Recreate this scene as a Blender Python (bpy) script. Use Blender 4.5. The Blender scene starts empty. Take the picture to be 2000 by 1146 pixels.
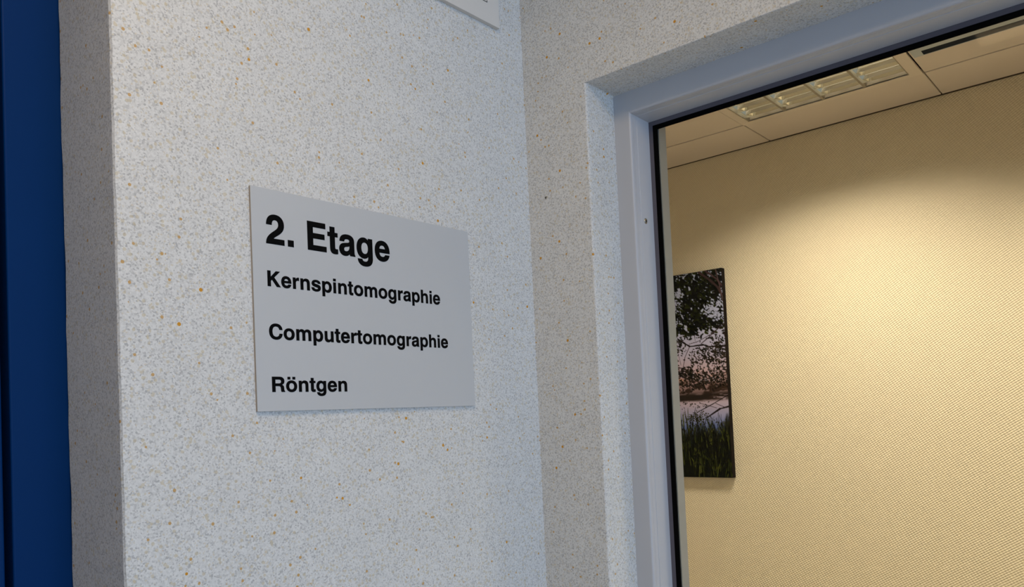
import bpy, bmesh, math, random
import numpy as np
from mathutils import Vector, Matrix

random.seed(7); rng = np.random.default_rng(11)
SC = bpy.context.scene
COL = SC.collection

# ------------------------------------------------------------------ camera
EYE = 1.50                                   # all heights below are written relative to the eye
CX, CY = -1.2458, -1.0
F_PX, PY = 1531.6, 758.46                     # focal length and principal row, in 2000x1146 pixels
YAW, PITCH, ROLL = math.radians(40.621), math.radians(2.076), math.radians(-2.593)
fw = Vector((math.cos(PITCH)*math.cos(YAW), math.cos(PITCH)*math.sin(YAW), math.sin(PITCH)))
rt = Vector((math.sin(YAW), -math.cos(YAW), 0.0)); up = rt.cross(fw)
r2 = math.cos(ROLL)*rt + math.sin(ROLL)*up; u2 = -math.sin(ROLL)*rt + math.cos(ROLL)*up
cam = bpy.data.cameras.new('camera'); cam_o = bpy.data.objects.new('camera', cam); COL.objects.link(cam_o)
cam.sensor_width = 36.0; cam.lens = F_PX*36.0/2000.0
cam.shift_y = (PY-573.0)/2000.0; cam.clip_start = 0.02
m = Matrix((r2, u2, -fw)).transposed().to_4x4(); m.translation = (CX, CY, EYE)
cam_o.matrix_world = m
SC.camera = cam_o

# ------------------------------------------------------------------ world, large lights, exposure
w = bpy.data.worlds.new('world'); SC.world = w; w.use_nodes = True
bg = w.node_tree.nodes['Background']; bg.inputs[0].default_value = (0.62, 0.78, 1.0, 1); bg.inputs[1].default_value = 0.35

def area(name, loc, direction, sx, sy, power, color, spread=math.pi):
    l = bpy.data.lights.new(name, 'AREA'); l.shape = 'RECTANGLE'; l.size = sx; l.size_y = sy
    l.energy = power; l.color = color; l.spread = spread
    o = bpy.data.objects.new(name, l); COL.objects.link(o); o.location = loc
    o.rotation_euler = Vector(direction).to_track_quat('-Z', 'Y').to_euler()
    return o
# daylight from the stairwell's window behind the photographer, and the hall's ceiling lamp
area('hall_window_daylight', (-0.9, -4.2, 1.50), (0.0, 1.0, -0.02), 2.6, 1.6, 73, (0.48, 0.69, 1.0))
area('hall_ceiling_lamp', (-1.12, -0.85, 2.66), (0, 0, -1), 0.6, 0.6, 12.6, (1.0, 0.72, 0.40))

SC.view_settings.view_transform = 'Standard'; SC.view_settings.look = 'None'
SC.view_settings.exposure = 0.0; SC.view_settings.gamma = 1.0
SC.view_settings.use_curve_mapping = False
SC.cycles.max_bounces = 7; SC.cycles.diffuse_bounces = 4; SC.cycles.glossy_bounces = 4; SC.cycles.adaptive_threshold = 0.02; SC.cycles.transparent_max_bounces = 8

# ------------------------------------------------------------------ helpers
def s2l(c):
    return tuple(((v/255)/12.92 if v/255 <= .04045 else ((v/255+.055)/1.055)**2.4) for v in c)

def tag(o, label=None, cat=None, group=None, kind=None):
    if label: o['label'] = label
    if cat: o['category'] = cat
    if group: o['group'] = group
    if kind: o['kind'] = kind
    return o

def empty(name, loc=(0, 0, 0)):
    o = bpy.data.objects.new(name, None); COL.objects.link(o); o.location = loc; o.empty_display_size = .05
    return o

def mesh_obj(name, verts, faces, mat, parent=None, smooth=False, bevel=0.0, seg=2):
    me = bpy.data.meshes.new(name); me.from_pydata([tuple(v) for v in verts], [], faces); me.update()
    bm = bmesh.new(); bm.from_mesh(me); bmesh.ops.recalc_face_normals(bm, faces=bm.faces); bm.to_mesh(me); bm.free()
    return link(name, me, mat, parent, smooth, bevel, seg)

def link(name, me, mat, parent=None, smooth=False, bevel=0.0, seg=2):
    o = bpy.data.objects.new(name, me); COL.objects.link(o)
    if mat is not None and len(me.materials) == 0: me.materials.append(mat)
    if parent is not None: o.parent = parent; o.matrix_parent_inverse = Matrix.Translation(-parent.location) if parent.type == 'EMPTY' else Matrix()
    if smooth:
        for p in me.polygons: p.use_smooth = True
    if bevel:
        b = o.modifiers.new('bevel', 'BEVEL'); b.width = bevel; b.segments = seg; b.limit_method = 'ANGLE'
    return o

def box(x0, x1, y0, y1, z0, z1):
    v = [(x0,y0,z0),(x1,y0,z0),(x1,y1,z0),(x0,y1,z0),(x0,y0,z1),(x1,y0,z1),(x1,y1,z1),(x0,y1,z1)]
    f = [(0,3,2,1),(4,5,6,7),(0,1,5,4),(1,2,6,5),(2,3,7,6),(3,0,4,7)]
    return v, f

def boxes(lst):
    V, Fc = [], []
    for b in lst:
        v, f = box(*b); n = len(V); V += v; Fc += [tuple(i+n for i in q) for q in f]
    return V, Fc

Z = lambda z: z + EYE

# ------------------------------------------------------------------ materials
def new_mat(name):
    mt = bpy.data.materials.new(name); mt.use_nodes = True
    nt = mt.node_tree; b = nt.nodes['Principled BSDF']
    return mt, nt, b

def simple(name, col, rough=.5, metal=0.0, spec=.5, noise=0.0, nscale=40, bump=0.0, bscale=400, emit=None, estr=0):
    mt, nt, b = new_mat(name)
    b.inputs['Base Color'].default_value = (*col, 1); b.inputs['Roughness'].default_value = rough
    b.inputs['Metallic'].default_value = metal; b.inputs['Specular IOR Level'].default_value = spec
    N = nt.nodes.new; L = nt.links.new
    tc = N('ShaderNodeTexCoord')
    if noise:
        n = N('ShaderNodeTexNoise'); n.inputs['Scale'].default_value = nscale; n.inputs['Detail'].default_value = 4
        L(tc.outputs['Object'], n.inputs['Vector'])
        mr = N('ShaderNodeMapRange'); mr.inputs[3].default_value = 1-noise; mr.inputs[4].default_value = 1+noise
        L(n.outputs['Fac'], mr.inputs[0])
        mx = N('ShaderNodeMix'); mx.data_type = 'RGBA'; mx.blend_type = 'MULTIPLY'; mx.inputs[0].default_value = 1
        mx.inputs[6].default_value = (*col, 1); L(mr.outputs[0], mx.inputs[7]); L(mx.outputs[2], b.inputs['Base Color'])
    if bump:
        n2 = N('ShaderNodeTexNoise'); n2.inputs['Scale'].default_value = bscale; L(tc.outputs['Object'], n2.inputs['Vector'])
        bp = N('ShaderNodeBump'); bp.inputs['Strength'].default_value = bump; bp.inputs['Distance'].default_value = .001
        L(n2.outputs['Fac'], bp.inputs['Height']); L(bp.outputs[0], b.inputs['Normal'])
    if emit:
        b.inputs['Emission Color'].default_value = (*emit, 1); b.inputs['Emission Strength'].default_value = estr
    return mt

def plaster():
    """fine stone-chip plaster: pale grains, grey grains, ochre chips"""
    mt, nt, b = new_mat('chip_plaster'); N = nt.nodes.new; L = nt.links.new
    tc = N('ShaderNodeTexCoord')
    def vor(scale, rnd=1.0):
        v = N('ShaderNodeTexVoronoi'); v.inputs['Scale'].default_value = scale; v.inputs['Randomness'].default_value = rnd
        L(tc.outputs['Object'], v.inputs['Vector'])
        s = N('ShaderNodeSeparateColor'); L(v.outputs['Color'], s.inputs[0])
        return v, s
    def ramp(src, stops, mode='CONSTANT'):
        r = N('ShaderNodeValToRGB'); r.color_ramp.interpolation = mode
        e = r.color_ramp.elements
        while len(e) > 1: e.remove(e[-1])
        e[0].position = stops[0][0]; e[0].color = (*stops[0][1], 1)
        for p, c in stops[1:]:
            k = e.new(p); k.color = (*c, 1)
        L(src, r.inputs[0]); return r
    def math_(op, a, bb=None):
        n = N('ShaderNodeMath'); n.operation = op
        for i, q in enumerate((a, bb)):
            if q is None: continue
            if isinstance(q, (int, float)): n.inputs[i].default_value = q
            else: L(q, n.inputs[i])
        return n.outputs[0]
    def mix(fac, a, c):
        n = N('ShaderNodeMix'); n.data_type = 'RGBA'
        L(fac, n.inputs[0])
        for i, q in ((6, a), (7, c)):
            if isinstance(q, tuple): n.inputs[i].default_value = (*q, 1)
            else: L(q, n.inputs[i])
        return n.outputs[2]
    v1, s1 = vor(460)
    base = ramp(s1.outputs[0], [(0, (.44,.44,.44)), (.07, (.53,.53,.525)), (.20, (.61,.61,.60)), (.45, (.665,.665,.655)), (.80, (.70,.70,.69)), (.94, (.61,.57,.49))])
    # grey grains a little larger
    v2, s2 = vor(250)
    g = math_('MULTIPLY', math_('GREATER_THAN', s2.outputs[0], .84), math_('LESS_THAN', v2.outputs['Distance'], .36))
    c = mix(math_('MULTIPLY', g, .55), base.outputs[0], (.41, .41, .41))
    # beige chips
    v3, s3 = vor(170)
    g = math_('MULTIPLY', math_('GREATER_THAN', s3.outputs[1], .885), math_('LESS_THAN', v3.outputs['Distance'], .40))
    c = mix(math_('MULTIPLY', g, .55), c, (.55, .47, .31))
    # strong ochre chips, rare
    v4, s4 = vor(120)
    g = math_('MULTIPLY', math_('GREATER_THAN', s4.outputs[2], .945), math_('LESS_THAN', v4.outputs['Distance'], .27))
    c = mix(math_('MULTIPLY', g, .85), c, (.52, .30, .075))
    v5, s5 = vor(95)
    g = math_('MULTIPLY', math_('GREATER_THAN', s5.outputs[0], .988), math_('LESS_THAN', v5.outputs['Distance'], .25))
    c = mix(g, c, (.56, .27, .03))
    # slow cloudiness of the mix
    n = N('ShaderNodeTexNoise'); n.inputs['Scale'].default_value = 14; n.inputs['Detail'].default_value = 5; L(tc.outputs['Object'], n.inputs['Vector'])
    mr = N('ShaderNodeMapRange'); mr.inputs[3].default_value = .93; mr.inputs[4].default_value = 1.06; L(n.outputs['Fac'], mr.inputs[0])
    mm = N('ShaderNodeMix'); mm.data_type = 'RGBA'; mm.blend_type = 'MULTIPLY'; mm.inputs[0].default_value = 1
    L(c, mm.inputs[6]); L(mr.outputs[0], mm.inputs[7])
    L(mm.outputs[2], b.inputs['Base Color'])
    b.inputs['Roughness'].default_value = .8; b.inputs['Specular IOR Level'].default_value = .25
    bp = N('ShaderNodeBump'); bp.inputs['Strength'].default_value = .35; bp.inputs['Distance'].default_value = .0012
    L(s1.outputs[1], bp.inputs['Height']); L(bp.outputs[0], b.inputs['Normal'])
    return mt

def wallpaper():
    """woven glass-fibre wallpaper painted cream: a lattice of small raised stitches"""
    mt, nt, b = new_mat('woven_wallpaper'); N = nt.nodes.new; L = nt.links.new
    tc = N('ShaderNodeTexCoord'); sp = N('ShaderNodeSeparateXYZ'); L(tc.outputs['Object'], sp.inputs[0])
    def mth(op, a, bb=0.0):
        n = N('ShaderNodeMath'); n.operation = op
        for i, q in enumerate((a, bb)):
            if isinstance(q, (int, float)): n.inputs[i].default_value = q
            else: L(q, n.inputs[i])
        return n.outputs[0]
    y, z = sp.outputs[1], sp.outputs[2]
    nz = N('ShaderNodeTexNoise'); nz.inputs['Scale'].default_value = 60; L(tc.outputs['Object'], nz.inputs['Vector'])
    wob = mth('MULTIPLY', mth('SUBTRACT', nz.outputs['Fac'], .5), 1.2)
    a = mth('ADD', mth('MULTIPLY', mth('ADD', mth('MULTIPLY', y, .62), z), 2*math.pi/.0086), wob)
    c = mth('MULTIPLY', mth('ADD', mth('MULTIPLY', y, 1.0), mth('MULTIPLY', z, -.62)), 2*math.pi/.0115)
    h = mth('ADD', mth('SINE', a), mth('MULTIPLY', mth('SINE', c), .75))
    bp = N('ShaderNodeBump'); bp.inputs['Strength'].default_value = .5; bp.inputs['Distance'].default_value = .0010
    L(h, bp.inputs['Height']); L(bp.outputs[0], b.inputs['Normal'])
    b.inputs['Base Color'].default_value = (.76, .67, .49, 1)
    b.inputs['Roughness'].default_value = .6; b.inputs['Specular IOR Level'].default_value = .3
    return mt

def glass():
    mt, nt, b = new_mat('clear_glass'); nt.nodes.remove(b); N = nt.nodes.new; L = nt.links.new
    out = nt.nodes['Material Output']
    tr = N('ShaderNodeBsdfTransparent'); tr.inputs[0].default_value = (.96, .975, .965, 1)
    gl = N('ShaderNodeBsdfGlossy'); gl.inputs['Roughness'].default_value = 0.0
    fr = N('ShaderNodeFresnel'); fr.inputs['IOR'].default_value = 1.12
    mx = N('ShaderNodeMixShader'); L(fr.outputs[0], mx.inputs[0]); L(tr.outputs[0], mx.inputs[1]); L(gl.outputs[0], mx.inputs[2])
    L(mx.outputs[0], out.inputs['Surface']); return mt

def attr_mat(name, attr, rough):
    mt, nt, b = new_mat(name)
    a = nt.nodes.new('ShaderNodeAttribute'); a.attribute_name = attr
    nt.links.new(a.outputs['Color'], b.inputs['Base Color'])
    b.inputs['Roughness'].default_value = rough; b.inputs['Specular IOR Level'].default_value = .05
    return mt

M = dict(
    plaster=plaster(), paper=wallpaper(), glass=glass(),
    frame=simple('grey_coated_metal', (.49,.505,.545), .38, 0, .5, noise=.02, nscale=8),
    lining=simple('grey_lining', (.38,.42,.48), .6, spec=.2, noise=.03, nscale=20),
    gasket=simple('black_rubber', (.002,.002,.002), .8, spec=.03),
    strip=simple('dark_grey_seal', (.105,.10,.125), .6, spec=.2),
    screw=simple('steel_screw', (.45,.42,.36), .3, 1.0), slotdark=simple('screw_recess', (.02,.018,.015), .6),
    blue=simple('blue_door_paint', (.001,.026,.115), .45, spec=.06, noise=.04, nscale=6),
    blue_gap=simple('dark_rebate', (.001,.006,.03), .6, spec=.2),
    sign=simple('pale_sign_plastic', (.50,.515,.53), .42, noise=.012, nscale=10),
    sign_core=simple('sign_edge', (.36,.31,.26), .7),
    sign2=simple('grey_sign_plastic', (.66,.63,.59), .5, spec=.2, noise=.01, nscale=10),
    sign2_edge=simple('grey_sign_edge', (.44,.45,.42), .6),
    ink=simple('black_lettering', (.002,.002,.0022), .7, spec=.06),
    tile=simple('ceiling_tile', (.68,.60,.52), .85, spec=.2, noise=.02, nscale=150, bump=.15, bscale=600),
    grid=simple('ceiling_void', (.08,.06,.04), .9, spec=.1),
    gap_shadow=simple('painted_gap_shadow', (.07,.05,.03), .9, spec=.05),
    divider=simple('louvre_divider_paint', (.34,.30,.23), .6, spec=.2),
    flange=simple('white_lamp_frame', (.70,.62,.53), .6, spec=.2),
    mirror=simple('bright_louvre_aluminium', (.93,.92,.86), .10, .97),
    tube=simple('lamp_tube', (.9,.9,.85), .4, emit=(1.0,.95,.80), estr=4.5),
    dark=simple('dark_socket', (.05,.05,.05), .6),
    vent=simple('vent_grey', (.46,.50,.52), .7, spec=.1), ventslot=simple('vent_slot_black', (.02,.024,.032), .9, spec=.05),
    hallceil=simple('hall_ceiling_paint', (.75,.74,.71), .9, noise=.02), floor=simple('grey_floor', (.40,.35,.28), .5, noise=.06, nscale=30),
    roomfloor=simple('light_linoleum', (.50,.475,.43), .5, noise=.04, nscale=30),
    hallwall=simple('hall_wall_paint', (.55,.55,.53), .9, noise=.02),
    canvas_edge=simple('canvas_wrap_dark', (.014,.010,.008), .8, spec=.05, noise=.3, nscale=60),
    spot=simple('dark_spot', (.10,.09,.075), .8),
)

# ------------------------------------------------------------------ structure
XL = -0.8248            # outer corner of the sign wall, where the blue door's reveal begins
YD = 0.170              # plane of the blue door frame
YJ, ZT, DJ = -0.1533, 0.6395, 0.0968     # window reveal: jamb, head, depth
YR, ZB = -1.36, -0.62                    # far jamb and sill of that opening
XIN = 0.205                              # room side of the glazed wall
XW, H = 1.8491, 1.0680                   # papered wall, suspended ceiling
TOP = 1.18                               # structural top
YEND = -4.3

# sign wall, lofted so that the plaster edge against the blue frame wavers
def wobble(z):
    return .0011*math.sin(z*17+.6) + .0010*math.sin(z*41+2.0) + .0006*math.sin(z*97) + .0005*random.uniform(-1, 1)
zs = np.linspace(-EYE, TOP, 190); V = []; Fc = []
for z in zs:
    wv = wobble(z); e = .0004*math.sin(z*53)+.0003*math.sin(z*131+1)
    V += [(0, .168, Z(z)), (0, 0, Z(z)), (XL+.006+e, 0, Z(z)), (XL+.0018+e, .0012, Z(z)), (XL+e*.5, .005, Z(z)),
          (XL, YD-.004+wv, Z(z)), (XL+.0012, YD-.0015+wv, Z(z)), (XL+.004, YD-.0005+wv, Z(z)), (XL+.03, YD-.0005+wv, Z(z))]
n = 9
for i in range(len(zs)-1):
    for j in range(n-1):
        Fc.append((i*n+j, i*n+j+1, (i+1)*n+j+1, (i+1)*n+j))
wa = tag(mesh_obj('wall_left', V, Fc, M['plaster']), 'pale stone-chip plaster wall carrying the floor sign', kind='structure')

# wall above and left of the blue door
V, Fc = boxes([(-2.6, XL, 0, .168, Z(.98), Z(TOP)), (-2.6, -1.83, 0, .168, 0, Z(.98))])
tag(mesh_obj('wall_left_far', V, Fc, M['plaster']), 'stone-chip plaster around the blue door', kind='structure')

# wall with the glazed opening
def ring_wall(name, x0, x1, yo0, yo1, zo0, zo1, yi0, yi1, zi0, zi1, mat):
    V = []; Fc = []
    for x in (x0, x1):
        V += [(x,yo0,zo0),(x,yo1,zo0),(x,yo1,zo1),(x,yo0,zo1),(x,yi0,zi0),(x,yi1,zi0),(x,yi1,zi1),(x,yi0,zi1)]
    for k in range(4):
        a, b = k, (k+1) % 4
        Fc += [(a,b,4+b,4+a), (8+a,12+a,12+b,8+b), (4+a,4+b,12+b,12+a), (a,8+a,8+b,b)]
    return mesh_obj(name, V, Fc, mat, bevel=.004, seg=3)
wb = tag(ring_wall('wall_right', 0, XIN, YEND, 1.4, 0, Z(TOP), YR, YJ, Z(ZB), Z(ZT), M['plaster']),
         'pale stone-chip plaster wall around the grey framed window', kind='structure')
# a dark fleck in that wall
hv = []; hf = []
for k in range(10):
    a = k*math.tau/10; rr = .0026*(1+.25*math.sin(3*a)); hv.append((-.0002, -.0442+rr*math.cos(a), Z(.4385)+rr*1.15*math.sin(a)))
hv.append((-.0008, -.0442, Z(.4385))); hf = [(k, (k+1) % 10, 10) for k in range(10)]
mesh_obj('plaster_fleck', hv, hf, M['spot'], wb)

V, Fc = box(-2.7, .10, YEND, 1.5, -.1, 0)
tag(mesh_obj('floor', V, Fc, M['floor']), 'grey floor of the hall', kind='structure')
V, Fc = box(.10, XW+.1, YEND, 1.5, -.1, 0)
tag(mesh_obj('floor_room', V, Fc, M['roomfloor']), 'light linoleum floor of the inner room', kind='structure')
V, Fc = box(-2.7, 0, YEND, .2, Z(TOP), Z(TOP)+.1)
tag(mesh_obj('ceiling_hall', V, Fc, M['hallceil']), 'plain white ceiling of the hall', kind='structure')
V, Fc = box(-2.7, -2.6, YEND, .168, 0, Z(TOP))
tag(mesh_obj('wall_hall_side', V, Fc, M['hallwall']), 'plain hall wall behind the photographer', kind='structure')
V, Fc = box(XW, XW+.1, -2.6, 1.4, 0, Z(TOP))
tag(mesh_obj('wall_back', V, Fc, M['paper']), 'cream woven wallpaper wall of the room behind the window', kind='structure')
V, Fc = box(XIN, XW, 1.3, 1.4, 0, Z(TOP))
tag(mesh_obj('wall_room_end', V, Fc, M['paper']), 'cream papered end wall of the inner room', kind='structure')
V, Fc = box(XIN, XW, -2.7, -2.6, 0, Z(TOP))
tag(mesh_obj('wall_room_far_end', V, Fc, M['paper']), 'cream papered far end wall of the inner room', kind='structure')

# ------------------------------------------------------------------ suspended ceiling with tiles
JY = [.2172 + .625*k for k in (-5, -4, -3, -2, -1, 0, 1, 2)]
JX = [XIN+.005, .3460, .9710, 1.5962, XW-.0010]
ceil_o = empty('ceiling', (1.0, 0, Z(H)))
tag(ceil_o, 'suspended ceiling of brownish square tiles in the room', kind='structure')
V, Fc = box(XIN, XW, -2.6, 1.3, Z(H)+.098, Z(H)+.105)
mesh_obj('ceiling_deck', V, Fc, M['grid'], ceil_o)
GX, GY = .0042, .0019
tile_cache = {}
V, Fc = box(XW-.0040, XW-.0002, -2.6, 1.3, Z(H)-.0022, Z(H)+.012)
mesh_obj('gap_shadow_strip', V, Fc, M['gap_shadow'], ceil_o)  # dark strip added as painted shade for the gap between ceiling and papered wall
for i in range(len(JX)-1):
    for j in range(len(JY)-1):
        y0, y1 = max(JY[j], -2.598), min(JY[j+1], 1.298)
        if i == 2 and abs(JY[j]+.4078) < .01: continue             # the luminaire's module
        x0, x1 = JX[i]+GX, JX[i+1]-GX; y0 += GY; y1 -= GY
        key = (round(x1-x0, 4), round(y1-y0, 4))
        if key not in tile_cache:
            a, b = key[0]/2, key[1]/2
            v, f = box(-a, a, -b, b, 0, .018)
            t = mesh_obj('tile', v, f, M['tile'], ceil_o, bevel=.0015, seg=1); tile_cache[key] = t
        else:
            t = tile_cache[key].copy(); COL.objects.link(t)
        t.location = ((x0+x1)/2, (y0+y1)/2, Z(H)+random.uniform(-.0006, .0006))

# ------------------------------------------------------------------ blue door in its reveal
door = empty('door_1', (-1.3, YD, 0)); tag(door, 'deep blue painted door and steel frame beside the sign wall', kind='structure')
V, Fc = boxes([(-.8945, XL+.028, YD, YD+.06, 0, Z(.98)), (-1.83, -1.755, YD, YD+.06, 0, Z(.98)), (-1.755, -.8945, YD, YD+.06, Z(.91), Z(.98))])
mesh_obj('door_frame', V, Fc, M['blue'], door, bevel=.0025, seg=3)
V, Fc = box(-1.76, -.89, YD+.05, YD+.06, 0, Z(.98)); mesh_obj('rebate', V, Fc, M['blue_gap'], door)
V, Fc = box(-1.748, -.9035, YD+.002, YD+.045, .006, Z(.903)); mesh_obj('door_leaf', V, Fc, M['blue'], door, bevel=.002, seg=2)

# ------------------------------------------------------------------ window: frame, bead, gasket, pane
win = empty('window_1', (DJ, (YJ+YR)/2, Z(ZB))); tag(win, 'grey metal framed fixed window set in the plaster wall', kind='structure')
ZTF = ZT-.0065                                       # head of the frame sits a little lower than the plaster soffit
def loop_profile(name, prof, mat, closed=False, smooth=False):
    """sweep (inset, depth) points round the four sides of the opening with mitred corners"""
    V = []; Fc = []
    for t, d in prof:
        x = DJ+d; ya, yb, za, zb = YJ-t, YR+t, Z(ZTF)-t, Z(ZB)+t
        V += [(x,ya,zb),(x,ya,za),(x,yb,za),(x,yb,zb)]
    for k in range(len(prof)-(0 if closed else 1)):
        k2 = (k+1) % len(prof)
        for c in range(4):
            c2 = (c+1) % 4
            Fc.append((k*4+c, k*4+c2, k2*4+c2, k2*4+c))
    return mesh_obj(name, V, Fc, mat, win, smooth=smooth)
def arc(cx, cy, r, a0, a1, n=5):
    return [(cx+r*math.cos(math.radians(a0+(a1-a0)*i/n)), cy+r*math.sin(math.radians(a0+(a1-a0)*i/n))) for i in range(n+1)]
outer = [(-.012, .05), (-.012, .0), (.0338, 0.0)] + arc(.0338, .0040, .0040, -90, 0, 5)[1:] + [(.0380, .0095), (.0365, .0100), (.0365, .050)]
loop_profile('outer_frame', outer, M['frame'], smooth=False)
bead = [(.0366, .0101), (.0378, .0104), (.0385, .0205)] + arc(.0385, .0222, .0012, -90, 0, 3) + [(.0428, .0620), (.0428, .072)]
loop_profile('glazing_bead', bead, M['frame'])
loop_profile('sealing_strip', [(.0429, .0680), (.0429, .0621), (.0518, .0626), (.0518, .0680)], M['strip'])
gask = [(.0505, .0632), (.0525, .0622), (.0560, .0630), (.0590, .0648), (.0598, .0668), (.0598, .0684), (.0505, .0684)]
loop_profile('gasket', gask, M['gasket'], closed=True)
V, Fc = box(DJ+.0685, DJ+.0745, YR+.05, YJ-.05, Z(ZB)+.05, Z(ZTF)-.05)
mesh_obj('pane', V, Fc, M['glass'], win)
# room-side lining of the left and right jamb
V, Fc = box(DJ+.0747, DJ+.1035, YJ-.0588, YJ+.001, Z(ZB), Z(ZT))
mesh_obj('jamb_lining', V, Fc, M['lining'], win, bevel=.001, seg=2)
V, Fc = box(DJ+.0747, DJ+.1035, YR-.001, YR+.0588, Z(ZB), Z(ZT))
mesh_obj('jamb_lining', V, Fc, M['lining'], win, bevel=.001, seg=2)
# bead screws: raised head with a dark socket
def screw(zrel):
    cx, cy = DJ+.0352, YJ-.0400
    V = []; Fc = []; N_ = 20
    prof = [(.0058, .0), (.0056, .0010), (.0046, .0018), (.0030, .0021), (.0026, .0008), (0.0, .0006)]
    for r_, h_ in prof:
        for k in range(N_):
            a = k*math.tau/N_; V.append((cx+r_*math.cos(a), cy-h_, Z(zrel)+r_*math.sin(a)))
    for i in range(len(prof)-1):
        for k in range(N_):
            Fc.append((i*N_+k, i*N_+(k+1) % N_, (i+1)*N_+(k+1) % N_, (i+1)*N_+k))
    s = mesh_obj('screw', V, Fc, M['screw'], win, smooth=True)
    V = [(cx+.0027*math.cos(k*math.tau/6), cy-.0018, Z(zrel)+.0027*math.sin(k*math.tau/6)) for k in range(6)]
    mesh_obj('socket', V, [tuple(range(6))], M['slotdark'], s).matrix_parent_inverse = Matrix()
for zr in (.3825, -.45): screw(zr)

# ------------------------------------------------------------------ lettering
GLY = {
 '2': (556, ['M511 122L511 0L28 0C30 110 75 185 210 283C320 362 369 402 369 478C369 548 335 590 275 590C212 590 178 545 178 463L42 463C42 620 135 710 280 710C420 710 511 620 511 482C511 385 465 308 335 222C255 170 225 148 210 122Z']),
 '.': (278, ['M64 0L64 146L214 146L214 0Z']),
 'E': (667, ['M76 0L76 718L604 718L604 594L226 594L226 431L570 431L570 308L226 308L226 124L621 124L621 0Z']),
 't': (333, ['M309 532L309 434L220 434L220 163C220 121 232 108 272 108C285 108 298 109 309 111L309 1C285 -8 255 -12 222 -12C125 -12 80 33 80 128L80 434L10 434L10 532L80 532L80 676L220 676L220 532Z']),
 'a': (556, ['M523 17L523 0L370 0C362 15 357 35 356 60C320 10 270 -14 205 -14C100 -14 29 50 29 150C29 245 82 297 195 313L290 327C340 334 357 350 357 380C357 415 327 434 275 434C215 434 186 412 180 363L46 363C52 480 136 546 280 546C425 546 499 485 499 370L499 110C499 60 505 35 523 17Z',
             'M357 263C340 250 322 243 290 237L240 228C192 219 169 197 169 158C169 120 193 98 234 98C307 98 357 150 357 222Z']),
 'g': (611, ['M549 532L416 532L416 460C385 518 335 546 268 546C130 546 33 430 33 262C33 95 125 -10 265 -10C330 -10 380 20 409 75L409 20C409 -60 370 -101 296 -101C238 -101 205 -80 198 -38L60 -38C68 -150 160 -218 298 -218C460 -218 549 -140 549 10Z',
             'M291 427C218 427 173 362 173 264C173 165 218 106 290 106C364 106 409 165 409 268C409 365 365 427 291 427Z']),
 'e': (556, ['M530 225L170 225C174 148 215 104 284 104C333 104 367 125 382 165L521 165C493 50 403 -14 280 -14C120 -14 29 90 29 261C29 437 122 546 277 546C440 546 530 430 530 245Z',
             'M172 320L385 320C378 390 338 429 279 429C218 429 180 390 172 320Z']),
 'K': (722, ['M76 0L76 718L226 718L226 428L492 718L680 718L396 428L706 0L520 0L290 318L226 253L226 0Z']),
 'r': (389, ['M64 0L64 532L197 532L197 436C225 505 275 546 345 546L373 544L373 402C355 405 342 406 325 406C245 406 204 365 204 285L204 0Z']),
 'n': (611, ['M66 0L66 532L199 532L199 454C232 510 285 546 360 546C480 546 545 470 545 345L545 0L405 0L405 314C405 385 375 425 312 425C245 425 206 380 206 300L206 0Z']),
 's': (556, ['M519 378C512 485 420 546 277 546C135 546 48 478 48 370C48 285 102 242 225 213L320 190C365 179 382 165 382 142C382 111 345 93 283 93C215 93 178 117 172 166L30 166C36 50 130 -14 280 -14C432 -14 524 56 524 170C524 258 470 303 345 332L250 354C208 364 190 377 190 398C190 424 222 440 275 440C338 440 374 418 380 378Z']),
 'p': (611, ['M62 -207L62 532L195 532L195 460C225 515 280 546 345 546C480 546 578 430 578 262C578 95 485 -14 350 -14C285 -14 235 15 202 70L202 -207Z',
             'M320 427C245 427 202 365 202 266C202 165 245 104 320 104C393 104 438 163 438 264C438 365 393 427 320 427Z']),
 'i': (278, ['M69 0L69 532L209 532L209 0Z', 'M69 602L69 718L209 718L209 602Z']),
 'o': (611, ['M306 546C465 546 577 432 577 266C577 100 465 -14 306 -14C146 -14 34 100 34 266C34 432 146 546 306 546Z',
             'M306 427C226 427 174 366 174 266C174 166 226 105 306 105C385 105 437 166 437 266C437 366 385 427 306 427Z']),
 'm': (889, ['M62 0L62 532L195 532L195 460C228 516 275 546 340 546C408 546 458 517 484 464C520 518 572 546 640 546C755 546 827 475 827 355L827 0L687 0L687 320C687 388 660 425 605 425C548 425 514 385 514 312L514 0L374 0L374 320C374 388 348 425 293 425C237 425 202 385 202 312L202 0Z']),
 'h': (611, ['M66 0L66 718L206 718L206 460C238 515 290 546 360 546C480 546 545 470 545 345L545 0L405 0L405 314C405 385 375 425 312 425C245 425 206 380 206 300L206 0Z']),
 'C': (722, ['M690 455L546 455C528 555 470 604 376 604C260 604 194 510 194 357C194 200 262 108 378 108C474 108 534 162 548 262L692 262C680 92 555 -18 376 -18C170 -18 44 126 44 356C44 590 170 732 378 732C556 732 676 628 690 455Z']),
 'u': (611, ['M545 532L545 0L412 0L412 78C379 22 326 -14 251 -14C131 -14 66 62 66 187L66 532L206 532L206 218C206 147 236 107 299 107C366 107 405 152 405 232L405 532Z']),
 'R': (722, ['M76 0L76 718L430 718C580 718 666 645 666 520C666 425 620 365 530 340C610 318 640 270 645 170C648 90 655 50 688 22L688 0L526 0C510 25 504 70 500 150C495 245 465 278 388 278L226 278L226 0Z',
             'M226 398L398 398C475 398 516 432 516 497C516 562 475 595 398 595L226 595Z']),
}
GLY['\u00f6'] = (611, GLY['o'][1] + ['M116 602L116 718L248 718L248 602Z', 'M362 602L362 718L494 718L494 602Z'])

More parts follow.
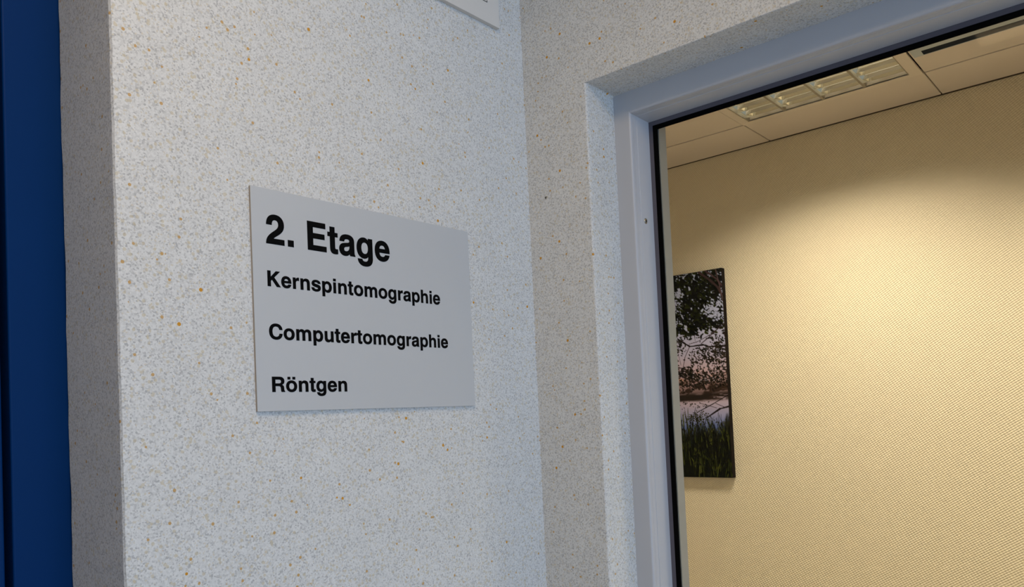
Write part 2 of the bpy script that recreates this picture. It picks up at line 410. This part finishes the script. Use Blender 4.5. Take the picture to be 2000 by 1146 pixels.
def parse(path):
    import re
    toks = re.findall(r'[MLCZ]|-?\d+', path); pts = []; i = 0; cmd = None; cur = None
    while i < len(toks):
        if toks[i] in 'MLCZ': cmd = toks[i]; i += 1; continue
        if cmd in 'ML':
            cur = (float(toks[i]), float(toks[i+1])); pts.append(cur); i += 2
        else:
            c = [float(v) for v in toks[i:i+6]]; i += 6; p0 = cur
            for k in range(1, 9):
                t = k/8; q = 1-t
                pts.append((q**3*p0[0]+3*q*q*t*c[0]+3*q*t*t*c[2]+t**3*c[4], q**3*p0[1]+3*q*q*t*c[1]+3*q*t*t*c[3]+t**3*c[5]))
            cur = (c[4], c[5])
    if pts[0] == pts[-1]: pts.pop()
    return pts

def glyph_mesh(ch, sx, sz, thick):
    cu = bpy.data.curves.new('letter_curve', 'CURVE'); cu.dimensions = '2D'; cu.fill_mode = 'BOTH'; cu.extrude = thick/2; cu.offset = 9*sz
    for path in GLY[ch][1]:
        pts = parse(path); s = cu.splines.new('POLY'); s.points.add(len(pts)-1); s.use_cyclic_u = True
        for p, q in zip(s.points, pts): p.co = (q[0]*sx, q[1]*sz, 0, 1)
    tmp = bpy.data.objects.new('letter_tmp', cu); COL.objects.link(tmp)
    dg = bpy.context.evaluated_depsgraph_get(); me = bpy.data.meshes.new_from_object(tmp.evaluated_get(dg))
    bpy.data.objects.remove(tmp); bpy.data.curves.remove(cu)
    me.transform(Matrix(((1,0,0,0),(0,0,-1,0),(0,1,0,0),(0,0,0,1))))      # into the x-z plane, facing -y
    me.materials.clear(); me.materials.append(M['ink']); me.name = 'letter'
    return me

def text_line(txt, x0, x1, zbase, cap, yf, parent, word_space=278):
    track = 0
    adv = sum(word_space if c == ' ' else GLY[c][0] for c in txt)
    lead = {'2': 28, 'K': 76, 'C': 44, 'R': 76}[txt[0]]; tail = {'e': 26, 'n': 66}[txt[-1]]
    sx = (x1-x0)/(adv-lead-tail); sz = cap/718; x = x0-lead*sx; cache = {}
    for c in txt:
        if c == ' ': x += word_space*sx; continue
        if c not in cache: cache[c] = glyph_mesh(c, sx, sz, .0003)
        o = bpy.data.objects.new('letter', cache[c]); COL.objects.link(o); o.parent = parent
        o.location = Vector((x, yf-.00016, Z(zbase))) - parent.location
        x += GLY[c][0]*sx

# ------------------------------------------------------------------ main sign
sx0, sx1, sz0, sz1 = -.6394, -.1921, .0237, .3477
sign = empty('floor_sign', ((sx0+sx1)/2, 0, Z(sz0)))
tag(sign, 'pale grey board on the plaster wall reading 2. Etage with three departments', 'sign')
V, Fc = box(sx0, sx1, -.005, -.0040, Z(sz0), Z(sz1)); mesh_obj('sign_face', V, Fc, M['sign'], sign, bevel=.0003, seg=1)
V, Fc = box(sx0+.0003, sx1-.0003, -.0040, -.0002, Z(sz0)+.0003, Z(sz1)-.0003); mesh_obj('sign_core', V, Fc, M['sign_core'], sign)
text_line('2. Etage', -.6163, -.3847, .2675, .0435, -.005, sign)
text_line('Kernspintomographie', -.6165, -.2715, .2048, .0225, -.005, sign)
text_line('Computertomographie', -.6168, -.2563, .1280, .0222, -.005, sign)
text_line('R\u00f6ntgen', -.6148, -.4823, .0516, .0217, -.005, sign)

# ------------------------------------------------------------------ sign cut by the top edge
ux1, uz0 = -.0780, .7712
us = empty('wall_sign', (-.30, 0, Z(uz0))); tag(us, 'thick light grey board high on the plaster wall, cut by the upper photo edge', 'sign')
V, Fc = box(-.55, ux1, -.009, -.0002, Z(uz0), Z(uz0)+.30); o = mesh_obj('sign_board', V, Fc, M['sign2'], us, bevel=.0006, seg=2)
# thin printed box outline whose lower right corner shows
bx1, bz0, bw, bh, lw = -.1122, .8110, .055, .055, .0013
V, Fc = boxes([(bx1-bw, bx1, -.0092, -.0088, Z(bz0), Z(bz0)+lw), (bx1-lw, bx1, -.0092, -.0088, Z(bz0)+lw, Z(bz0)+bh-lw),
               (bx1-bw, bx1-bw+lw, -.0092, -.0088, Z(bz0)+lw, Z(bz0)+bh-lw), (bx1-bw, bx1, -.0092, -.0088, Z(bz0)+bh-lw, Z(bz0)+bh)])
mesh_obj('printed_outline', V, Fc, M['ink'], us)

# ------------------------------------------------------------------ recessed louvre light
lamp = empty('ceiling_light', (1.2836, -.0953, Z(H)))
tag(lamp, 'square recessed ceiling light with mirrored louvre in the tiled ceiling', 'ceiling light')
lx0, lx1, ly0, ly1 = .971+.0022, 1.5962-.0022, -.4078+.0022, .2172-.0022
ox0, ox1, oy0, oy1 = 1.000, 1.570, -.370, .186
V = []; Fc = []
for z in (Z(H)-.003, Z(H)+.004):
    V += [(lx0,ly0,z),(lx1,ly0,z),(lx1,ly1,z),(lx0,ly1,z),(ox0,oy0,z),(ox1,oy0,z),(ox1,oy1,z),(ox0,oy1,z)]
for k in range(4):
    a, b = k, (k+1) % 4
    Fc += [(a,b,4+b,4+a), (8+a,12+a,12+b,8+b), (4+a,4+b,12+b,12+a), (a,8+a,8+b,b)]
mesh_obj('lamp_frame', V, Fc, M['flange'], lamp, bevel=.0012, seg=2)
V, Fc = boxes([(ox0-.004, ox0, oy0, oy1, Z(H), Z(H)+.09), (ox1, ox1+.004, oy0, oy1, Z(H), Z(H)+.09),
               (ox0-.004, ox1+.004, oy0-.004, oy0, Z(H), Z(H)+.09), (ox0-.004, ox1+.004, oy1, oy1+.004, Z(H), Z(H)+.09),
               (ox0-.004, ox1+.004, oy0-.004, oy1+.004, Z(H)+.09, Z(H)+.094)])
mesh_obj('housing', V, Fc, M['flange'], lamp)
NB = 4; bay = (oy1-oy0)/NB
tube_me = refl_me = lam_me = sock_me = None
for k in range(NB):
    yc = oy0+bay*(k+.5)
    # curved trough reflector over the tube
    if refl_me is None:
        V = []; Fc = []; S_ = 12
        for x in (ox0+.001, ox1-.001):
            for i in range(S_+1):
                t = -1+2*i/S_; V.append((x, t*(bay/2-.004), .008+.070*(1-abs(t)**2.6)))
        for i in range(S_): Fc.append((i, i+1, S_+2+i, S_+1+i))
        r_ = mesh_obj('reflector', V, Fc, M['mirror'], lamp, smooth=True); refl_me = r_.data
    else: r_ = link('reflector', refl_me, None, lamp)
    r_.matrix_parent_inverse = Matrix(); r_.location = Vector((0, yc, Z(H)))-lamp.location
    if tube_me is None:
        V = []; Fc = []; S_ = 14
        for x in (ox0+.02, ox1-.02):
            for i in range(S_):
                a = i*math.tau/S_; V.append((x, .013*math.cos(a), .048+.013*math.sin(a)))
        for i in range(S_): Fc.append((i, (i+1) % S_, S_+(i+1) % S_, S_+i))
        t_ = mesh_obj('tube', V, Fc, M['tube'], lamp, smooth=True); tube_me = t_.data
    else: t_ = link('tube', tube_me, None, lamp)
    t_.matrix_parent_inverse = Matrix(); t_.location = Vector((0, yc, Z(H)))-lamp.location
    for x0 in (ox0+.003, ox1-.021):
        if sock_me is None:
            V, Fc = box(0, .018, -.015, .015, .031, .063); s_ = mesh_obj('socket', V, Fc, M['dark'], t_, bevel=.002); sock_me = s_.data
        else: s_ = link('socket', sock_me, None, t_)
        s_.matrix_parent_inverse = Matrix(); s_.location = (x0, 0, 0)
    # cross lamellas
    for q in range(8):
        xq = ox1-.036-q*.0715
        if lam_me is None:
            V = []; Fc = []; pr = [(-.0010, .001), (-.0022, .012), (-.0065, .024), (-.0125, .034), (.0125, .034), (.0065, .024), (.0022, .012), (.0010, .001)]
            for yy in (-bay/2+.006, bay/2-.006):
                for a, b in pr: V.append((a, yy, b))
            for i in range(8): Fc.append((i, (i+1) % 8, 8+(i+1) % 8, 8+i))
            Fc += [tuple(range(8)), tuple(range(15, 7, -1))]
            l_ = mesh_obj('lamella', V, Fc, M['mirror'], lamp); lam_me = l_.data
        else: l_ = link('lamella', lam_me, None, lamp)
        l_.matrix_parent_inverse = Matrix(); l_.location = Vector((xq, yc, Z(H)))-lamp.location
div_me = None
for k in range(NB+1):
    yc = oy0+bay*k
    if div_me is None:
        V = []; Fc = []; pr = [(-.004, -.001), (.004, -.001), (.0055, .008), (.002, .036), (-.002, .036), (-.0055, .008)]
        for x in (ox0+.0005, ox1-.0005):
            for a, b in pr: V.append((x, a, b))
        for i in range(6): Fc.append((i, (i+1) % 6, 6+(i+1) % 6, 6+i))
        d_ = mesh_obj('divider', V, Fc, M['divider'], lamp); div_me = d_.data
    else: d_ = link('divider', div_me, None, lamp)
    d_.matrix_parent_inverse = Matrix(); d_.location = Vector((0, yc, Z(H)))-lamp.location
# its light leaves below the louvre within the louvre's cut-off angle
area('ceiling_light_beam', (1.21, -.10, Z(H)-.006), (0, 0, -1), .26, .48, 16.8, (1.0, .86, .68), math.radians(136))
# the next light of the same row, out of frame to the right
area('ceiling_light_beam_next', (1.21, -1.345, Z(H)-.006), (0, 0, -1), .26, .48, 16.8, (1.0, .86, .68), math.radians(136))

# ------------------------------------------------------------------ linear slot vent in the ceiling
vent = empty('slot_vent', (1.39, -1.0, Z(H))); tag(vent, 'long grey slot air outlet with dark gap in the tiled ceiling', 'vent')
V, Fc = boxes([(1.315, 1.3925, -1.75, -.418, Z(H)-.007, Z(H)-.0012), (1.3925, 1.428, -.4455, -.418, Z(H)-.007, Z(H)-.0012),
               (1.3925, 1.428, -1.75, -1.72, Z(H)-.007, Z(H)-.0012), (1.428, 1.4315, -1.75, -.418, Z(H)-.007, Z(H)-.0012)])
mesh_obj('vent_frame', V, Fc, M['vent'], vent)
V, Fc = box(1.3925, 1.428, -1.72, -.4455, Z(H)-.0066, Z(H)-.0012); mesh_obj('vent_slot', V, Fc, M['ventslot'], vent)

# ------------------------------------------------------------------ canvas picture on the papered wall
pyr, pz0, pz1 = .4446, -.2941, .5854
PW, PH, PT = .40, pz1-pz0, .028
pic = empty('canvas_picture', (XW, pyr+PW/2, Z(pz0))); tag(pic, 'tall canvas print of lakeside tree, water and grass on cream wall', 'picture')
V, Fc = box(XW-PT, XW-.0004, pyr, pyr+PW, Z(pz0), Z(pz1)); mesh_obj('canvas_body', V, Fc, M['canvas_edge'], pic, bevel=.002, seg=2)
NW, NH = 240, 520
vis = .265                                           # width that shows past the window frame
def SU(s): return (s*vis + (PW-vis))/PW*NW            # s: 0..1 over the showing width, left to right
img = np.zeros((NH, NW, 3)); yy, xx = np.mgrid[0:NH, 0:NW]; vv = yy/NH
def band(stops):
    p = [s[0] for s in stops]; return np.stack([np.interp(vv, p, [s[1][c] for s in stops]) for c in range(3)], -1)
def fbm(sx, sy, seed):
    r_ = np.random.default_rng(seed); out = np.zeros((NH, NW)); amp = 1; tot = 0
    for o_ in range(4):
        gh, gw = int(NH/sy)+3, int(NW/sx)+3; g = r_.random((gh, gw)); fy, fx = yy/sy, xx/sx
        iy, ix = fy.astype(int), fx.astype(int); ty, tx = fy-iy, fx-ix; ty = ty*ty*(3-2*ty); tx = tx*tx*(3-2*tx)
        out += amp*((g[iy,ix]*(1-tx)+g[iy,ix+1]*tx)*(1-ty)+(g[iy+1,ix]*(1-tx)+g[iy+1,ix+1]*tx)*ty); tot += amp; amp *= .55; sx = max(sx/2, 1.5); sy = max(sy/2, 1.5)
    return out/tot
img[:] = band([(0, (168,176,204)), (.25, (172,176,208)), (.40, (180,174,202)), (.48, (190,166,178)), (.54, (160,128,128)), (.60, (110,90,90)), (.64, (182,166,184)), (.70, (150,150,186)), (.76, (92,108,160)), (.80, (40,48,50)), (1, (10,12,4))])
n1 = fbm(26, 10, 3)[..., None]
def blend(mask, col):
    global img
    mk = np.clip(mask, 0, 1)[..., None]; img = img*(1-mk)+np.array(col)*mk
def ell(cx, cy, a, b, ang, col, alpha=1.0):
    R_ = int(max(a, b))+2; x0, x1, y0, y1 = int(max(cx-R_, 0)), int(min(cx+R_+1, NW)), int(max(cy-R_, 0)), int(min(cy+R_+1, NH))
    if x1 <= x0 or y1 <= y0: return
    X_ = xx[y0:y1, x0:x1]-cx; Y_ = yy[y0:y1, x0:x1]-cy; c_, s_ = math.cos(ang), math.sin(ang)
    d = ((X_*c_+Y_*s_)/a)**2+((-X_*s_+Y_*c_)/b)**2
    mk = (np.clip(1.4-d, 0, 1)*alpha)[..., None]; img[y0:y1, x0:x1] = img[y0:y1, x0:x1]*(1-mk)+np.array(col)*mk
def stroke(p, w0, w1, col, alpha=1.0):
    for (ax, ay), (bx, by) in zip(p[:-1], p[1:]):
        L_ = max(abs(SU(bx)-SU(ax)), abs(by-ay)*NH); k_ = max(int(L_*1.3), 2)
        for i in range(k_):
            t = i/k_; ell(SU(ax+(bx-ax)*t), (ay+(by-ay)*t)*NH, (w0+(w1-w0)*t), (w0+(w1-w0)*t), 0, col, alpha)
def leaves(cs, cv, rs, rv, cnt, cols, size=(3.2, 1.4), alpha=.95, down=.6):
    for _ in range(cnt):
        a = random.gauss(0, .5); b = random.gauss(0, .5); k_ = random.uniform(.6, 1.3)
        ell(SU(cs+a*rs), (cv+b*rv)*NH, size[0]*k_, size[1]*k_, random.gauss(down, .7), random.choice(cols), alpha)
# far shore and its blurred trees
blend(np.clip((vv-.515)*22, 0, 1)*np.clip((.635-vv)*60, 0, 1)*np.clip((n1[..., 0]-.40)*9, 0, 1), (52, 38, 30))
blend(np.clip((vv-.585)*60, 0, 1)*np.clip((.632-vv)*90, 0, 1)*np.clip((fbm(40, 5, 9)-.33)*9, 0, 1), (40, 31, 25))
blend(np.clip((vv-.47)*20, 0, 1)*np.clip((.57-vv)*20, 0, 1)*np.clip((fbm(18, 6, 21)-.60)*9, 0, 1), (196, 150, 130))
DK = [(10,11,6), (18,18,9), (26,28,8), (16,13,10), (38,42,10), (8,8,7)]
# hanging crown: dense, with gaps of sky left open
for cs, cv, rs, rv, cnt in [(.55,.05,.75,.09,420), (.55,.13,.55,.10,420), (.92,.07,.30,.12,230), (.40,.21,.50,.08,260), (.12,.05,.30,.05,150), (.05,.12,.12,.06,60),
                            (.62,.25,.28,.05,120), (.20,.27,.26,.05,90), (.90,.25,.22,.04,70), (-.35,.10,.5,.16,420), (.05,.20,.22,.05,90), (.42,.28,.14,.04,50)]:
    leaves(cs, cv, rs, rv, int(cnt*1.25), DK, size=(5.0, 2.3), alpha=1.0)
for cs, cv, rs, rv, cnt in [(.22,.085,.06,.045,26), (.13,.155,.10,.04,40), (.76,.185,.13,.03,46), (.88,.225,.12,.022,34), (.05,.235,.10,.03,30), (.33,.265,.06,.02,10), (.95,.16,.05,.03,10)]:
    leaves(cs, cv, rs, rv, cnt, [(170,176,206), (176,180,210), (164,168,200)], size=(3.6, 2.0))
BR = (30, 22, 22); BR2 = (58, 45, 44)
stroke([(.60,.0),(.80,.05),(.93,.09),(1.02,.15)], 3.2, 2.2, (60, 44, 44)); stroke([(.72,.0),(.92,.05),(1.03,.10)], 2.4, 1.8, (72, 52, 56)); stroke([(.9,.0),(.97,.10),(1.0,.16)], 1.6, 1.2, (84, 66, 68))
# bare branches over the water sky
stroke([(.16,.315),(.30,.345),(.38,.360),(.62,.358),(.70,.368),(1.03,.375)], 1.3, 2.4, BR)
stroke([(1.02,.262),(.90,.285),(.72,.325),(.58,.352)], 1.4, 1.0, BR2); stroke([(.95,.275),(.75,.312),(.52,.340),(.36,.348)], .9, .7, BR2)
stroke([(.97,.285),(1.0,.33)], .9, .9, BR2); stroke([(.37,.362),(.28,.41),(.23,.47)], 1.0, .8, BR2); stroke([(.42,.38),(.38,.45)], .7, .7, BR2); stroke([(.10,.39),(.08,.46)], .7, .6, BR2); stroke([(.16,.39),(.2,.45)], .6, .6, BR2)
stroke([(.47,.30),(.48,.335)], .9, .7, BR2); stroke([(.72,.37),(.62,.41),(.5,.425)], .7, .6, BR2)
TW = [(22,18,14), (32,26,20), (18,18,10), (46,38,28)]
for cs, cv, rs, rv, cnt in [(.13,.355,.20,.05,80), (.02,.30,.05,.02,10), (.55,.305,.08,.02,8), (.55,.385,.16,.015,22), (.86,.345,.18,.03,36), (.92,.38,.20,.03,70), (.80,.42,.34,.06,190), (.85,.49,.34,.06,190),
                            (.24,.485,.20,.03,120), (.45,.43,.12,.015,18), (.40,.505,.25,.04,130), (.68,.53,.40,.04,150), (.30,.55,.6,.04,150), (-.4,.36,.3,.06,120), (-.4,.5,.4,.06,160)]:
    leaves(cs, cv, rs, rv, int(cnt*1.1), TW, size=(3.3, 1.6), alpha=.95)
for cs, cv, rs, rv, cnt in [(.72,.47,.35,.06,36), (.9,.445,.15,.03,16), (.55,.52,.3,.03,26)]:
    leaves(cs, cv, rs, rv, cnt, [(186,176,196), (200,172,176)], size=(1.9, 1.2), alpha=.8)
# branches dipping to the water
stroke([(1.02,.605),(.75,.645),(.45,.685)], 1.2, 1.0, BR); stroke([(1.02,.662),(.85,.672),(.60,.715)], 2.4, 1.3, BR); stroke([(.78,.645),(.95,.668)], .8, .8, BR2); stroke([(.5,.64),(.8,.668)], .7, .7, BR2)
leaves(.25, .645, .25, .02, 26, TW, size=(2.2, 1.0)); leaves(.55, .655, .15, .02, 14, TW, size=(2.2, 1.0))
# reeds and grass
blend(np.clip((vv-.745-.05*(fbm(30, 400, 5)-.5)*4)*16, 0, 1), (11, 12, 5))
leaves(.45, .715, .22, .04, 150, [(40,36,14), (58,52,20), (30,28,14)], size=(2.0, 1.2)); leaves(.9, .75, .3, .04, 120, [(34,34,18), (50,50,26)], size=(3.0, .8), down=1.3)
GC = [(16,18,5), (30,36,9), (56,62,14), (8,9,3), (22,20,8), (8,8,3), (14,14,5), (84,88,28)]
for _ in range(520):
    s0 = random.uniform(-.5, 1.03); v0 = random.uniform(.80, 1.02); hgt = random.uniform(.03, .11)*(1.5 if s0 < .5 else 1.0); lean = random.gauss(0, .06)
    stroke([(s0, v0), (s0+lean*.4, v0-hgt*.6), (s0+lean, v0-hgt)], 1.2, .6, random.choice(GC), .6 if random.random() < .6 else .95)
for _ in range(70):
    s0 = random.uniform(-.4, 1.0); v0 = random.uniform(.76, .82); hgt = random.uniform(.04, .10); lean = random.gauss(0, .05)
    stroke([(s0, v0), (s0+lean, v0-hgt)], .7, .5, random.choice([(30,28,20), (44,42,26)]), .8)
leaves(.8, .92, .4, .10, 60, [(50,56,20), (34,40,12), (8,8,4)], size=(4.5, 1.3), alpha=.7)
leaves(.65, .86, .45, .06, 170, [(10,9,6), (16,14,8)], size=(4, 2), alpha=.7)
img = np.clip(img, 0, 255)
lin = np.where(img/255 <= .04045, img/255/12.92, ((img/255+.055)/1.055)**2.4)*1.0
px = XW-PT-.0006
ys = np.linspace(pyr+PW-.0018, pyr+.0018, NW+1); zz = np.linspace(Z(pz1)-.0018, Z(pz0)+.0018, NH+1)
gy, gz = np.meshgrid(ys, zz); co = np.stack([np.full(gy.shape, px), gy, gz], -1).reshape(-1, 3)
ii = (np.arange(NH)[:, None]*(NW+1)+np.arange(NW)[None, :]).reshape(-1)
fc = np.stack([ii, ii+NW+1, ii+NW+2, ii+1], 1)
me = bpy.data.meshes.new('print'); me.vertices.add(len(co)); me.vertices.foreach_set('co', co.ravel())
me.loops.add(fc.size); me.loops.foreach_set('vertex_index', fc.ravel().astype(np.int32))
me.polygons.add(len(fc)); me.polygons.foreach_set('loop_start', np.arange(0, fc.size, 4, dtype=np.int32)); me.polygons.foreach_set('loop_total', np.full(len(fc), 4, dtype=np.int32))
me.update(calc_edges=True)
pad = np.pad(lin, ((0, 1), (0, 1), (0, 0)), 'edge').reshape(-1, 3)
ca = me.color_attributes.new('print_colour', 'FLOAT_COLOR', 'POINT'); ca.data.foreach_set('color', np.concatenate([pad, np.ones((len(pad), 1))], 1).astype(np.float32).ravel())
link('print', me, attr_mat('printed_canvas', 'print_colour', .8), pic)
